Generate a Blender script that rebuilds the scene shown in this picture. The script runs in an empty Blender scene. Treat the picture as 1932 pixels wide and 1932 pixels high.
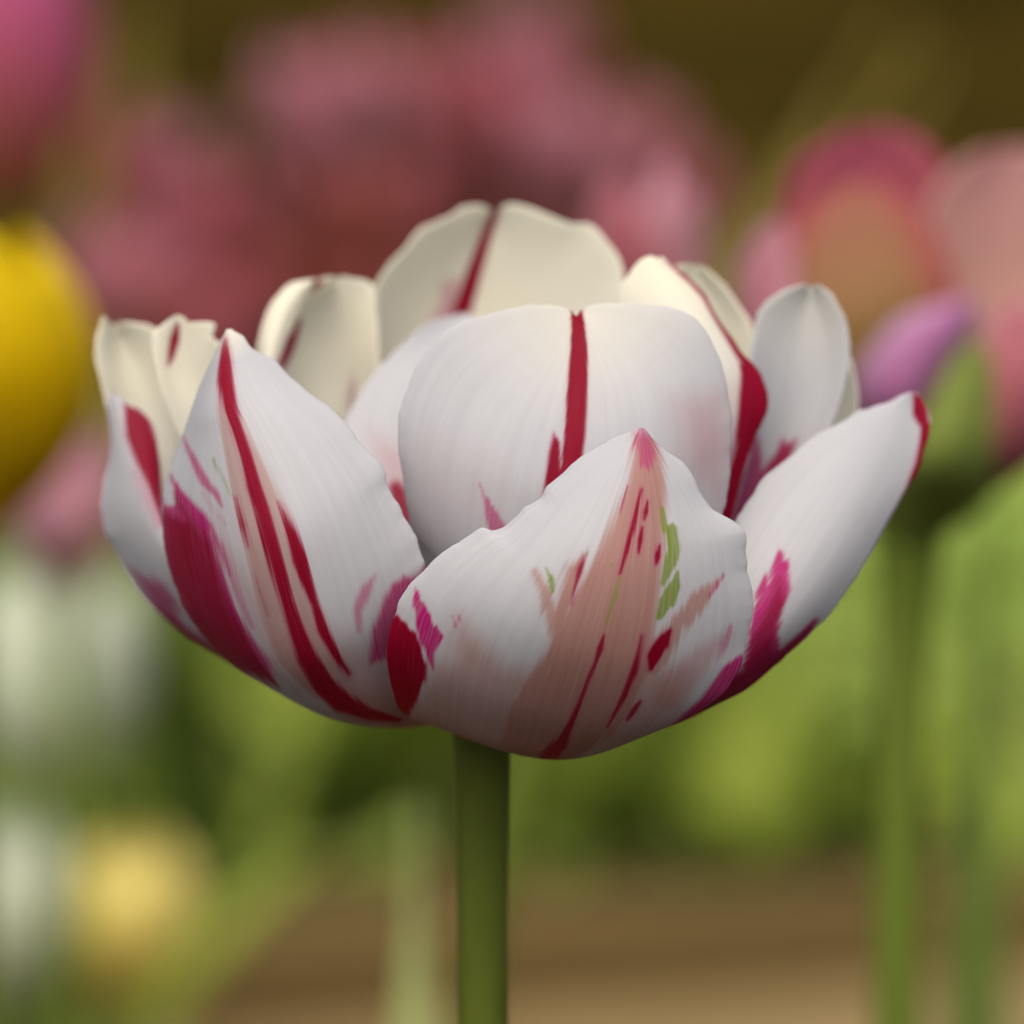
import bpy, math, random
import numpy as np
from mathutils import Vector

# ------------------------------------------------------------------ camera, world, sun, exposure
S = bpy.context.scene
COL = S.collection
D0 = 0.485                      # metres from the lens to the plane of sharp focus
FRAME = 0.1108                  # width of the picture at that plane, metres
PXV = 1932.0                    # photograph measured in a 1932 px wide view
PITCH = math.radians(10.0)
CAM = np.array((0.0, 0.0, 0.515))
cam = bpy.data.objects.new('camera', bpy.data.cameras.new('camera'))
COL.objects.link(cam); S.camera = cam
cam.location = CAM
cam.rotation_euler = (math.pi/2 - PITCH, 0, 0)
cam.data.sensor_width = 24; cam.data.sensor_height = 24; cam.data.sensor_fit = 'HORIZONTAL'
cam.data.lens = 24*D0/FRAME
cam.data.clip_start = 0.02; cam.data.clip_end = 500
cam.data.dof.use_dof = True
cam.data.dof.focus_distance = D0 + 0.005
cam.data.dof.aperture_fstop = 7.6
SUN_EL, SUN_AZ = math.radians(64), math.radians(-168)     # azimuth from +Y, negative = left
W = bpy.data.worlds.new('World'); S.world = W; W.use_nodes = True
nt = W.node_tree; bg = nt.nodes['Background']
sky = nt.nodes.new('ShaderNodeTexSky'); sky.sky_type = 'NISHITA'; sky.sun_disc = False
sky.sun_elevation = SUN_EL; sky.sun_rotation = SUN_AZ
sky.dust_density = 6.0; sky.air_density = .7; sky.ozone_density = .3
nt.links.new(sky.outputs[0], bg.inputs[0]); bg.inputs[1].default_value = 0.15
sl = bpy.data.lights.new('sun', 'SUN'); sl.energy = 2.0; sl.angle = math.radians(85); sl.color = (1, .955, .86)
sun = bpy.data.objects.new('sun', sl); COL.objects.link(sun)
sd = Vector((math.sin(SUN_AZ)*math.cos(SUN_EL), math.cos(SUN_AZ)*math.cos(SUN_EL), math.sin(SUN_EL)))
sun.rotation_euler = sd.to_track_quat('Z', 'Y').to_euler(); sun.location = sd*5
S.view_settings.view_transform = 'Standard'; S.view_settings.look = 'None'
S.view_settings.exposure = 0.5; S.view_settings.gamma = 1.0
S.render.engine = 'CYCLES'
S.cycles.use_denoising = True
S.cycles.max_bounces = 10; S.cycles.diffuse_bounces = 6; S.cycles.transmission_bounces = 8

RIGHT = np.array((1.0, 0, 0))
FWD = np.array((0, math.cos(PITCH), -math.sin(PITCH)))
UP = np.array((0, math.sin(PITCH), math.cos(PITCH)))
K = FRAME/PXV/D0
def at(px, py, D):
    """photo pixel + depth along the optical axis (m) -> world point"""
    px = np.asarray(px, float); py = np.asarray(py, float); D = np.asarray(D, float)
    h = PXV/2
    return CAM + D[..., None]*(FWD + (px-h)[..., None]*K*RIGHT - (py-h)[..., None]*K*UP)
def ground_at(px, py):
    d = FWD + (px-PXV/2)*K*RIGHT - (py-PXV/2)*K*UP
    return CAM + d*(-CAM[2]/d[2])

# ------------------------------------------------------------------ helpers
rng = np.random.default_rng(7)
random.seed(7)
def lin(r, g, b):
    f = lambda c: (c/255/12.92 if c/255 <= .04045 else ((c/255+.055)/1.055)**2.4)
    return (f(r), f(g), f(b))
def tag(o, label=None, cat=None, group=None, kind=None):
    for k, v in (('label', label), ('category', cat), ('group', group), ('kind', kind)):
        if v: o[k] = v
    return o
def empty(name, loc):
    o = bpy.data.objects.new(name, None); COL.objects.link(o); o.location = loc
    o.empty_display_size = .01
    return o
def link(name, me, mat, parent=None):
    o = bpy.data.objects.new(name, me); COL.objects.link(o)
    if mat is not None and not me.materials: me.materials.append(mat)
    if parent is not None:
        o.parent = parent
    return o
def np_mesh(name, co, quads, smooth=True):
    me = bpy.data.meshes.new(name)
    n, m = len(co), len(quads)
    me.vertices.add(n); me.vertices.foreach_set('co', np.asarray(co, np.float32).ravel())
    me.loops.add(m*4); me.loops.foreach_set('vertex_index', np.asarray(quads, np.int32).ravel())
    me.polygons.add(m)
    me.polygons.foreach_set('loop_start', np.arange(0, m*4, 4, dtype=np.int32))
    me.polygons.foreach_set('loop_total', np.full(m, 4, np.int32))
    me.update(calc_edges=True); me.validate()
    me.polygons.foreach_set('use_smooth', np.full(len(me.polygons), smooth))
    return me
def attr(me, name, vals):
    a = me.attributes.new(name, 'FLOAT', 'POINT')
    a.data.foreach_set('value', np.asarray(vals, np.float32).ravel())

def spline(pts, n, end=1.0):
    """centripetal Catmull-Rom through pts (k,dim), resampled uniformly by arc length"""
    P = np.asarray(pts, float)
    P = np.vstack([2*P[0]-P[1], P, 2*P[-1]-P[-2]])
    out = []
    for i in range(1, len(P)-2):
        p0, p1, p2, p3 = P[i-1], P[i], P[i+1], P[i+2]
        t0 = 0; e = lambda a, b: max(np.linalg.norm(b-a), 1e-9)**.5
        t1 = t0+e(p0, p1); t2 = t1+e(p1, p2); t3 = t2+e(p2, p3)
        t = np.linspace(t1, t2, 14, endpoint=(i == len(P)-3))[:, None]
        a1 = (t1-t)/(t1-t0)*p0+(t-t0)/(t1-t0)*p1; a2 = (t2-t)/(t2-t1)*p1+(t-t1)/(t2-t1)*p2
        a3 = (t3-t)/(t3-t2)*p2+(t-t2)/(t3-t2)*p3
        b1 = (t2-t)/(t2-t0)*a1+(t-t0)/(t2-t0)*a2; b2 = (t3-t)/(t3-t1)*a2+(t-t1)/(t3-t1)*a3
        out.append((t2-t)/(t2-t1)*b1+(t-t1)/(t2-t1)*b2)
    Q = np.vstack(out)
    s = np.concatenate([[0], np.cumsum(np.linalg.norm(np.diff(Q, axis=0), axis=1))])
    u = np.linspace(0, s[-1]*end, n)
    return np.stack([np.interp(u, s, Q[:, k]) for k in range(Q.shape[1])], 1)

class Noise2:
    def __init__(self, seed, n=128):
        self.g = np.random.default_rng(seed).uniform(-1, 1, (n, n)); self.n = n
    def __call__(self, x, y):
        n = self.n; xi = np.floor(x).astype(int); yi = np.floor(y).astype(int)
        fx = x-xi; fy = y-yi; fx = fx*fx*(3-2*fx); fy = fy*fy*(3-2*fy)
        g = self.g; a = lambda i, j: g[(xi+i) % n, (yi+j) % n]
        return (a(0,0)*(1-fx)+a(1,0)*fx)*(1-fy)+(a(0,1)*(1-fx)+a(1,1)*fx)*fy

def sheet_solid(P, thick, edge_thin=.35):
    """grid (r,c,3) -> closed thin solid, returns co, quads, vertex order [front, back]"""
    r, c, _ = P.shape
    du = np.gradient(P, axis=0); dv = np.gradient(P, axis=1)
    N = np.cross(dv, du); L = np.linalg.norm(N, axis=2, keepdims=True)
    N = N/np.maximum(L, 1e-12)
    k = max(4, r//25); ref = N[r-1-k].mean(axis=0); ref /= np.linalg.norm(ref)
    w = (np.clip((np.arange(r)-(r-1-k))/k, 0, 1)*.999)[:, None, None]; N = N*(1-w)+ref*w; N /= np.maximum(np.linalg.norm(N, axis=2, keepdims=True), 1e-9)
    bad = (L[..., 0] < 1e-12)
    N[bad] = N[r//2, c//2]
    e = np.minimum(np.minimum(np.arange(c), np.arange(c)[::-1])[None, :]/(c*.04), 1)*np.ones((r, 1))
    e = np.minimum(e, np.minimum(np.arange(r)[::-1][:, None]/(r*.03), 1))
    th = thick*(edge_thin+(1-edge_thin)*np.sqrt(e))[..., None]
    A = (P+N*th/2).reshape(-1, 3); B = (P-N*th/2).reshape(-1, 3)
    idx = np.arange(r*c).reshape(r, c)
    q = np.stack([idx[:-1, :-1], idx[:-1, 1:], idx[1:, 1:], idx[1:, :-1]], -1).reshape(-1, 4)
    off = r*c
    quads = [q, q[:, ::-1]+off]
    ring = np.concatenate([idx[0, :-1], idx[:-1, -1], idx[-1, ::-1][:-1], idx[::-1, 0][:-1]])
    nx = np.roll(ring, -1)
    quads.append(np.stack([nx, ring, ring+off, nx+off], -1))
    return np.vstack([A, B]), np.vstack(quads)

# pigment masks, evaluated in the traced coordinates and stored on the petal
def sd_poly(x, y, pts):
    pts = np.asarray(pts, float); d = np.full(x.shape, 1e9); ins = np.zeros(x.shape, bool)
    for (ax, ay), (bx, by) in zip(pts, np.roll(pts, -1, 0)):
        ex, ey = bx-ax, by-ay; wx, wy = x-ax, y-ay
        t = np.clip((wx*ex+wy*ey)/(ex*ex+ey*ey+1e-9), 0, 1)
        d = np.minimum(d, np.hypot(wx-ex*t, wy-ey*t))
        cnd = ((ay > y) != (by > y)) & (x < (bx-ax)*(y-ay)/(by-ay+1e-12)+ax)
        ins ^= cnd
    return np.where(ins, -d, d)
def sd_stroke(x, y, pts):
    d = np.full(x.shape, 1e9)
    for (ax, ay, aw), (bx, by, bw) in zip(pts[:-1], pts[1:]):
        ex, ey = bx-ax, by-ay; wx, wy = x-ax, y-ay
        t = np.clip((wx*ex+wy*ey)/(ex*ex+ey*ey+1e-9), 0, 1)
        d = np.minimum(d, np.hypot(wx-ex*t, wy-ey*t)-(aw+(bw-aw)*t))
    return d
ZT = {1: (145.9, 510.5, .3775), 2: (619.9, 364.6, .3397), 3: (729.3, 765.8, .3775), 4: (1166.9, 437.6, .3397),
      7: (0, 1021, .5002), 8: (966.3, 1021, .4998), 0: (0, 0, 1)}
def Z(k, pts):
    ox, oy, s = ZT[k]
    return [tuple([ox+s*p[0], oy+s*p[1]]+[s*w for w in p[2:]]) for p in pts]

# ------------------------------------------------------------------ materials
def new_mat(name):
    m = bpy.data.materials.new(name); m.use_nodes = True
    n = m.node_tree; n.nodes.clear()
    return m, n, n.nodes.new, n.links.new
def mixc(N, L, fac, a, b, blend='MIX'):
    x = N('ShaderNodeMix'); x.data_type = 'RGBA'; x.blend_type = blend
    for s, v in ((0, fac), (6, a), (7, b)):
        if hasattr(v, 'is_linked'): L(v, x.inputs[s])
        elif isinstance(v, (int, float)): x.inputs[s].default_value = v
        else: x.inputs[s].default_value = (*v, 1)
    return x.outputs[2]
def attr_node(N, name):
    a = N('ShaderNodeAttribute'); a.attribute_name = name
    return a
def petal_shader(m, nt_, N, L, color, transl=.35, rough=.5, bump=None, tcol=None, sheen=.0):
    p = N('ShaderNodeBsdfPrincipled'); p.inputs['Roughness'].default_value = rough
    p.inputs['Specular IOR Level'].default_value = .12
    p.inputs['Sheen Weight'].default_value = sheen; p.inputs['Sheen Roughness'].default_value = .4
    t = N('ShaderNodeBsdfTranslucent'); mx = N('ShaderNodeMixShader'); mx.inputs[0].default_value = transl
    o = N('ShaderNodeOutputMaterial')
    if hasattr(color, 'is_linked'):
        L(color, p.inputs['Base Color']); L(tcol or color, t.inputs[0])
    else:
        p.inputs['Base Color'].default_value = (*color, 1); t.inputs[0].default_value = (*color, 1)
    if bump is not None: L(bump, p.inputs['Normal']); L(bump, t.inputs['Normal'])
    L(p.outputs[0], mx.inputs[1]); L(t.outputs[0], mx.inputs[2]); L(mx.outputs[0], o.inputs[0])

def make_flamed_petal():
    m, nt_, N, L = new_mat('flamed_petal')
    # fine vein streaks run along the petal: coordinates (across, along)
    cx = N('ShaderNodeCombineXYZ')
    L(attr_node(N, 'across').outputs['Fac'], cx.inputs[0]); L(attr_node(N, 'along').outputs['Fac'], cx.inputs[1])
    mp = N('ShaderNodeMapping'); mp.inputs['Scale'].default_value = (150, 7, 1); L(cx.outputs[0], mp.inputs[0])
    st = N('ShaderNodeTexNoise'); st.inputs['Scale'].default_value = 1; st.inputs['Detail'].default_value = 3
    L(mp.outputs[0], st.inputs[0])
    mp2 = N('ShaderNodeMapping'); mp2.inputs['Scale'].default_value = (46, 2.2, 1); L(cx.outputs[0], mp2.inputs[0])
    st2 = N('ShaderNodeTexNoise'); st2.inputs['Scale'].default_value = 1; st2.inputs['Detail'].default_value = 2
    L(mp2.outputs[0], st2.inputs[0])
    tc = N('ShaderNodeTexCoord')
    blot = N('ShaderNodeTexNoise'); blot.inputs['Scale'].default_value = 90; L(tc.outputs['Object'], blot.inputs[0])
    white = mixc(N, L, blot.outputs[0], (.51, .515, .53), (.58, .585, .60))
    vr = N('ShaderNodeMapRange'); vr.inputs[1].default_value = .35; vr.inputs[2].default_value = .65; vr.inputs[3].default_value = 0; vr.inputs[4].default_value = 1
    L(st2.outputs[0], vr.inputs[0])
    white = mixc(N, L, mixc(N, L, .5, vr.outputs[0], st.outputs[0]), mixc(N, L, 1.0, white, (.90, .885, .89), 'MULTIPLY'), white)
    white = mixc(N, L, attr_node(N, 'cream').outputs['Fac'], white, (.75, .725, .60))  # warm light through the back petals, mixed in as cream colour
    def streak(base, lo, hi):
        r = N('ShaderNodeMapRange'); r.inputs[1].default_value = .3; r.inputs[2].default_value = .7
        r.inputs[3].default_value = lo; r.inputs[4].default_value = hi
        L(st.outputs[0], r.inputs[0]); k = N('ShaderNodeMath'); k.operation = 'MULTIPLY'; k.use_clamp = True
        L(base, k.inputs[0]); L(r.outputs[0], k.inputs[1]); return k.outputs[0]
    c = mixc(N, L, streak(attr_node(N, 'blush').outputs['Fac'], .8, 1.1), white, (.44, .17, .19))
    peach = mixc(N, L, st2.outputs[0], (.35, .16, .13), (.44, .235, .19))
    c = mixc(N, L, streak(attr_node(N, 'peach').outputs['Fac'], .9, 1.08), c, peach)
    c = mixc(N, L, streak(attr_node(N, 'green').outputs['Fac'], .7, 1.2), c, (.20, .26, .03))
    mag = mixc(N, L, st.outputs[0], (.40, .002, .115), (.47, .02, .19))
    c = mixc(N, L, streak(attr_node(N, 'magenta').outputs['Fac'], .85, 1.15), c, mag)
    cr = mixc(N, L, st2.outputs[0], (.19, .0002, .013), (.275, .0004, .027))
    c = mixc(N, L, streak(attr_node(N, 'crimson').outputs['Fac'], .95, 1.1), c, cr)
    tcr = mixc(N, L, attr_node(N, 'crimson').outputs['Fac'], c, (.50, .012, .02))
    b = N('ShaderNodeBump'); b.inputs['Strength'].default_value = .07; b.inputs['Distance'].default_value = .0004
    ad = N('ShaderNodeMath'); ad.operation = 'ADD'; L(st.outputs[0], ad.inputs[0]); L(st2.outputs[0], ad.inputs[1])
    L(ad.outputs[0], b.inputs['Height'])
    petal_shader(m, nt_, N, L, c, .47, .52, b.outputs[0], tcr, .03)
    return m
def make_gradient_petal(name, base, mid, tip, edge=None, transl=.5):
    m, nt_, N, L = new_mat(name)
    r = N('ShaderNodeValToRGB'); r.color_ramp.elements[0].color = (*base, 1); r.color_ramp.elements[0].position = .08
    r.color_ramp.elements[1].color = (*tip, 1); e = r.color_ramp.elements.new(.5); e.color = (*mid, 1)
    L(attr_node(N, 'along').outputs['Fac'], r.inputs[0]); c = r.outputs[0]
    if edge is not None:
        mr = N('ShaderNodeMapRange'); mr.inputs[1].default_value = .55; mr.inputs[2].default_value = 1.0
        ab = N('ShaderNodeMath'); ab.operation = 'MULTIPLY_ADD'; ab.inputs[1].default_value = 2; ab.inputs[2].default_value = -1
        L(attr_node(N, 'across').outputs['Fac'], ab.inputs[0]); aa = N('ShaderNodeMath'); aa.operation = 'ABSOLUTE'
        L(ab.outputs[0], aa.inputs[0]); L(aa.outputs[0], mr.inputs[0])
        c = mixc(N, L, mr.outputs[0], c, edge)
    cx = N('ShaderNodeCombineXYZ')
    L(attr_node(N, 'across').outputs['Fac'], cx.inputs[0]); L(attr_node(N, 'along').outputs['Fac'], cx.inputs[1])
    mp = N('ShaderNodeMapping'); mp.inputs['Scale'].default_value = (30, 3, 1); L(cx.outputs[0], mp.inputs[0])
    st = N('ShaderNodeTexNoise'); st.inputs['Scale'].default_value = 1; L(mp.outputs[0], st.inputs[0])
    c = mixc(N, L, .35, c, mixc(N, L, st.outputs[0], (.25, .25, .25), (1, 1, 1)), 'MULTIPLY')
    petal_shader(m, nt_, N, L, c, transl)
    return m
def make_green(name, a, b, scale=40, transl=.0, rough=.5, stretch=(1, 1, .15)):
    m, nt_, N, L = new_mat(name)
    tc = N('ShaderNodeTexCoord'); mp = N('ShaderNodeMapping'); mp.inputs['Scale'].default_value = stretch
    L(tc.outputs['Object'], mp.inputs[0])
    n = N('ShaderNodeTexNoise'); n.inputs['Scale'].default_value = scale; n.inputs['Detail'].default_value = 4
    L(mp.outputs[0], n.inputs[0])
    c = mixc(N, L, n.outputs[0], a, b)
    bp = N('ShaderNodeBump'); bp.inputs['Strength'].default_value = .15; bp.inputs['Distance'].default_value = .0003
    L(n.outputs[0], bp.inputs['Height'])
    petal_shader(m, nt_, N, L, c, transl, rough, bp.outputs[0])
    return m
M_FLAME = make_flamed_petal()
M_STEM = make_green('tulip_stem', (.060, .078, .010), (.105, .128, .018), 500, .0, .45)
M_STEM2 = make_green('tulip_stem_soft', (.085, .125, .014), (.14, .18, .028), 200, .0, .5)
M_LEAF = make_green('tulip_leaf', (.18, .27, .04), (.27, .35, .07), 30, .48)
M_LEAF_LIME = make_green('tulip_leaf_lime', (.30, .40, .05), (.42, .47, .09), 30, .5)
M_LEAF_DARK = make_green('tulip_leaf_dark', (.10, .17, .03), (.16, .23, .045), 30, .4)
M_LEAF_PALE = make_green('tulip_leaf_pale', (.42, .48, .18), (.50, .54, .22), 30, .4)
M_SEPAL = make_green('tulip_sepal', (.17, .23, .04), (.25, .30, .07), 60, .3)

def make_ground():
    m, nt_, N, L = new_mat('soil')
    tc = N('ShaderNodeTexCoord')
    n1 = N('ShaderNodeTexNoise'); n1.inputs['Scale'].default_value = 1.6; n1.inputs['Detail'].default_value = 6
    L(tc.outputs['Object'], n1.inputs[0])
    n2 = N('ShaderNodeTexNoise'); n2.inputs['Scale'].default_value = 60; n2.inputs['Detail'].default_value = 5
    L(tc.outputs['Object'], n2.inputs[0])
    r = N('ShaderNodeMapRange'); r.inputs[1].default_value = .42; r.inputs[2].default_value = .64; L(n1.outputs[0], r.inputs[0])
    c = mixc(N, L, r.outputs[0], (.020, .0135, .001), (.060, .041, .006))
    c = mixc(N, L, n2.outputs[0], c, mixc(N, L, .5, c, (.02, .014, .006)))
    bp = N('ShaderNodeBump'); bp.inputs['Strength'].default_value = .8; bp.inputs['Distance'].default_value = .02
    L(n2.outputs[0], bp.inputs['Height'])
    p = N('ShaderNodeBsdfPrincipled'); p.inputs['Roughness'].default_value = 1; p.inputs['Specular IOR Level'].default_value = 0
    L(c, p.inputs['Base Color']); L(bp.outputs[0], p.inputs['Normal'])
    o = N('ShaderNodeOutputMaterial'); L(p.outputs[0], o.inputs[0])
    return m
def make_simple(name, a, b, scale, rough=.85, stretch=(1, 1, 1)):
    m, nt_, N, L = new_mat(name)
    tc = N('ShaderNodeTexCoord'); mp = N('ShaderNodeMapping'); mp.inputs['Scale'].default_value = stretch
    L(tc.outputs['Object'], mp.inputs[0])
    n = N('ShaderNodeTexNoise'); n.inputs['Scale'].default_value = scale; n.inputs['Detail'].default_value = 6
    L(mp.outputs[0], n.inputs[0]); c = mixc(N, L, n.outputs[0], a, b)
    bp = N('ShaderNodeBump'); bp.inputs['Strength'].default_value = .5; bp.inputs['Distance'].default_value = .003
    L(n.outputs[0], bp.inputs['Height'])
    p = N('ShaderNodeBsdfPrincipled'); p.inputs['Roughness'].default_value = rough; p.inputs['Specular IOR Level'].default_value = .2
    L(c, p.inputs['Base Color']); L(bp.outputs[0], p.inputs['Normal'])
    o = N('ShaderNodeOutputMaterial'); L(p.outputs[0], o.inputs[0])
    return m

# ------------------------------------------------------------------ the setting
def grid_plane(name, x0, x1, y0, y1, z, nx, ny, mat, bumpy=0, seed=3):
    xs = np.linspace(x0, x1, nx); ys = np.linspace(y0, y1, ny)
    X, Y = np.meshgrid(xs, ys); nz = Noise2(seed)
    Zz = z+bumpy*(nz(X*4, Y*4)+.5*nz(X*13+5, Y*13))
    idx = np.arange(nx*ny).reshape(ny, nx)
    q = np.stack([idx[:-1, :-1], idx[:-1, 1:], idx[1:, 1:], idx[1:, :-1]], -1).reshape(-1, 4)
    return link(name, np_mesh(name, np.stack([X, Y, Zz], -1).reshape(-1, 3), q), mat)
M_SOIL = make_ground()
g = grid_plane('ground', -60, 60, -40, 120, 0, 3, 3, M_SOIL); tag(g, kind='structure')

# ------------------------------------------------------------------ lofted petals from traced outlines
NZ = Noise2(21)
def curve(pts, keys, n):
    p = np.asarray(pts, float); seg = np.hypot(*np.diff(p, axis=0).T)
    f = np.concatenate([[0], np.cumsum(seg)]); f /= f[-1]
    kf, kd = zip(*keys)
    # smooth depth along the curve
    fd = np.linspace(-.3, 1.3, 481)
    kf = (-.3,)+kf+(1.3,); kd = (2*kd[0]-np.interp(.3, kf[1:-1], kd),)+kd+(2*kd[-1]-np.interp(.7, kf[1:-1], kd),)
    dd = np.interp(fd, kf, kd); ker = np.exp(-.5*(np.arange(-60, 61)/300/.055)**2); ker /= ker.sum()
    dd = np.convolve(np.pad(dd, 60, mode='edge'), ker, 'valid')
    d = np.interp(f, fd, dd)*.85
    q = np.column_stack([p, d/(1000*K*D0)])
    return spline(q, n, .994)
def loft(Lc, Mc, Rc, rows, cols, seed, Dref, wav=.25, edge=.06, vein=.02, ease=1.0):
    """rows x cols grid of (px, py, D) lofted through left edge, midrib and right edge"""
    l, m, r = (curve(c[0], c[1], rows) for c in (Lc, Mc, Rc))
    v = (0.5-0.5*np.cos(np.linspace(0, math.pi, cols)))*.35+np.linspace(0, 1, cols)*.65
    v = v[None, :, None]
    ker = np.exp(-.5*(np.arange(-rows//2, rows//2+1)/(rows*.05))**2); ker /= ker.sum(); hw = len(ker)//2
    def smooth(c):
        P = np.vstack([2*c[0]-c[hw:0:-1], c, 2*c[-1]-c[-2:-hw-2:-1]])
        return np.stack([np.convolve(P[:, k], ker, 'valid') for k in range(c.shape[1])], 1)[:len(c)]
    ls, rs = smooth(l), smooth(r); dl, dr = l-ls, r-rs; l, r = ls, rs
    G = l[:, None]*(2*v-1)*(v-1)+m[:, None]*4*v*(1-v)+r[:, None]*v*(2*v-1)+dl[:, None]*(1-v)**14+dr[:, None]*v**14
    t = np.linspace(0, 1, rows)[:, None]*np.ones((1, cols)); vv = v[0, :, 0][None, :]*np.ones((rows, 1))
    mm = 1/(1000*K*D0)
    env = np.clip(t*3, 0, 1)
    G[..., 2] += mm*env*(wav*.3*NZ(vv*3.1+seed*7.3, t*2.6+seed)+wav*.2*NZ(vv*8+seed*3, t*3.5+9)+vein*.5*NZ(vv*70, t*3+seed))
    # slightly ragged margin
    ew = np.exp(-np.minimum(vv, 1-vv)/.018)*env
    ex = edge*mm*ew
    tipn = np.clip((t-.2)*3, 0, 1)
    G[..., 0] += ex*tipn*(NZ(t*38+seed*5, vv*0+seed)+.7*NZ(t*90+seed, vv*0+3))
    G[..., 1] += ex*tipn*(NZ(t*38+seed*2+40, vv*0+seed)+.7*NZ(t*90+seed+8, vv*0+7))
    G[..., 2] += ex*.5*NZ(t*20+seed, vv*0+11)
    return G, t, vv
def build_petal(name, parent, mat, Lc, Mc, Rc, rows=190, cols=130, seed=1, Dref=D0, thick=.00042, pig=None, wav=.25, edge=.085, cream=(0, 0), base=.75, halo=.62):
    G, t, vv = loft(Lc, Mc, Rc, rows, cols, seed, Dref, wav, edge)
    Dd = Dref+G[..., 2]*K*D0
    P = at(G[..., 0], G[..., 1], Dd)-np.array(parent.location)
    co, q = sheet_solid(P, thick)
    me = np_mesh(name, co, q)
    two = lambda a: np.concatenate([a.ravel(), a.ravel()])
    attr(me, 'along', two(t)); attr(me, 'across', two(vv))
    if pig is not None:
        x, y = G[..., 0], G[..., 1]
        ch = {k: np.zeros(x.shape) for k in ('crimson', 'magenta', 'peach', 'green', 'blush')}
        feather = NZ(vv*45+seed, t*5)*.45+NZ(vv*130+seed*3, t*5)*.55+NZ(vv*260+seed*3, t*8)*.35
        for (c, kind, pts, soft, fe, amt) in pig:
            sdv = sd_poly(x, y, pts) if kind == 'p' else sd_stroke(x, y, pts)
            sdv = sdv+feather*fe
            if c == 'crimson':      # magenta bleeding round the red
                h = np.clip(.5-(sdv-1.5+feather*3)/14, 0, 1); ch['magenta'] = np.maximum(ch['magenta'], h*h*(3-2*h)*halo*amt)
            k = np.clip(.5-sdv/(2*soft), 0, 1); k = k*k*(3-2*k)*amt
            ch[c] = np.maximum(ch[c], k)
        ch['blush'] = np.maximum(ch['blush'], base*np.clip(1-t/.42, 0, 1)**1.2*(1+.3*feather))
        for k, a in ch.items(): attr(me, k, two(np.clip(a, 0, 1)))
        y0, y1 = cream   # warm transmitted glow painted as cream toward the upper margin (fraction along the petal)
        cr = np.clip((t-y0)/(y1-y0+1e-6), 0, 1) if y1 > 0 else np.zeros(x.shape)
        attr(me, 'cream', two(cr))
    return link(name, me, mat, parent)

def tube(name, parent, pts, radii, mat, seg=20, n=40, bulge=0):
    C = spline(pts, n); rr = np.interp(np.linspace(0, 1, n), np.linspace(0, 1, len(radii)), radii)
    T = np.gradient(C, axis=0); T /= np.linalg.norm(T, axis=1, keepdims=True)
    U = np.cross(T, (0, 1, 0.01)); U /= np.linalg.norm(U, axis=1, keepdims=True); V = np.cross(T, U)
    a = np.linspace(0, 2*math.pi, seg, endpoint=False)
    co = C[:, None]+rr[:, None, None]*(np.cos(a)[None, :, None]*U[:, None]+np.sin(a)[None, :, None]*V[:, None])
    idx = np.arange(n*seg).reshape(n, seg); nx = np.roll(idx, -1, 1)
    q = np.stack([idx[:-1], nx[:-1], nx[1:], idx[1:]], -1).reshape(-1, 4)
    co = co.reshape(-1, 3)
    return link(name, np_mesh(name, co, q), mat, parent)

def leaf(parent, base, az, length, width, lean, mat, droop=.25, fold=.35, rows=26, cols=9, twist=0):
    """channelled tulip leaf in the parent's coordinates"""
    t = np.linspace(0, 1, rows); s = np.linspace(-1, 1, cols)
    w = width*.5*np.clip(np.sin(np.pi*np.clip(t*.86+.14, 0, 1)**.8), 0, 1)*(1-t**6)+.0004
    ang = lean+droop*t**2*1.6
    dz = np.cos(ang)*length/rows; dr = np.sin(ang)*length/rows
    z = np.concatenate([[0], np.cumsum(dz)[:-1]]); r = np.concatenate([[0], np.cumsum(dr)[:-1]])
    er = np.array((math.cos(az), math.sin(az), 0)); ez = np.array((0, 0, 1.0))
    C = r[:, None]*er+z[:, None]*ez
    tw = az+math.pi/2+twist*t
    side = np.stack([np.cos(tw), np.sin(tw), 0*tw], 1)
    tan = np.gradient(C, axis=0); tan /= np.linalg.norm(tan, axis=1, keepdims=True)
    nor = np.cross(side, tan)
    P = C[:, None]+s[None, :, None]*w[:, None, None]*side[:, None]-(fold*np.abs(s)[None, :, None]**1.5*w[:, None, None])*nor[:, None]*(1-.5*t)[:, None, None]
    P[..., :] += np.asarray(base)
    P += .06*width*(NZ(t[:, None]*5+az*9+s[None]*.6, s[None]*1.2+az))[..., None]*nor[:, None]
    co, q = sheet_solid(P, .0012, .5)
    me = np_mesh('leaf', co, q)
    return link('leaf', me, mat, parent)

# ------------------------------------------------------------------ the white and crimson double tulip
BASE = at(910, 1338, D0+.038*.85)
main = empty('tulip', (float(BASE[0]), float(BASE[1]), 0.0))
tag(main, 'white double tulip flamed with crimson, wide open on a dark green stem', 'tulip')
WHITE_R = 36
def petal_main(L_, M_, R_, dl, dm, dr, seed, pig, **kw):
    build_petal('petal', main, M_FLAME, (L_, dl), (M_, dm), (R_, dr), seed=seed, pig=pig, **kw)

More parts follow.
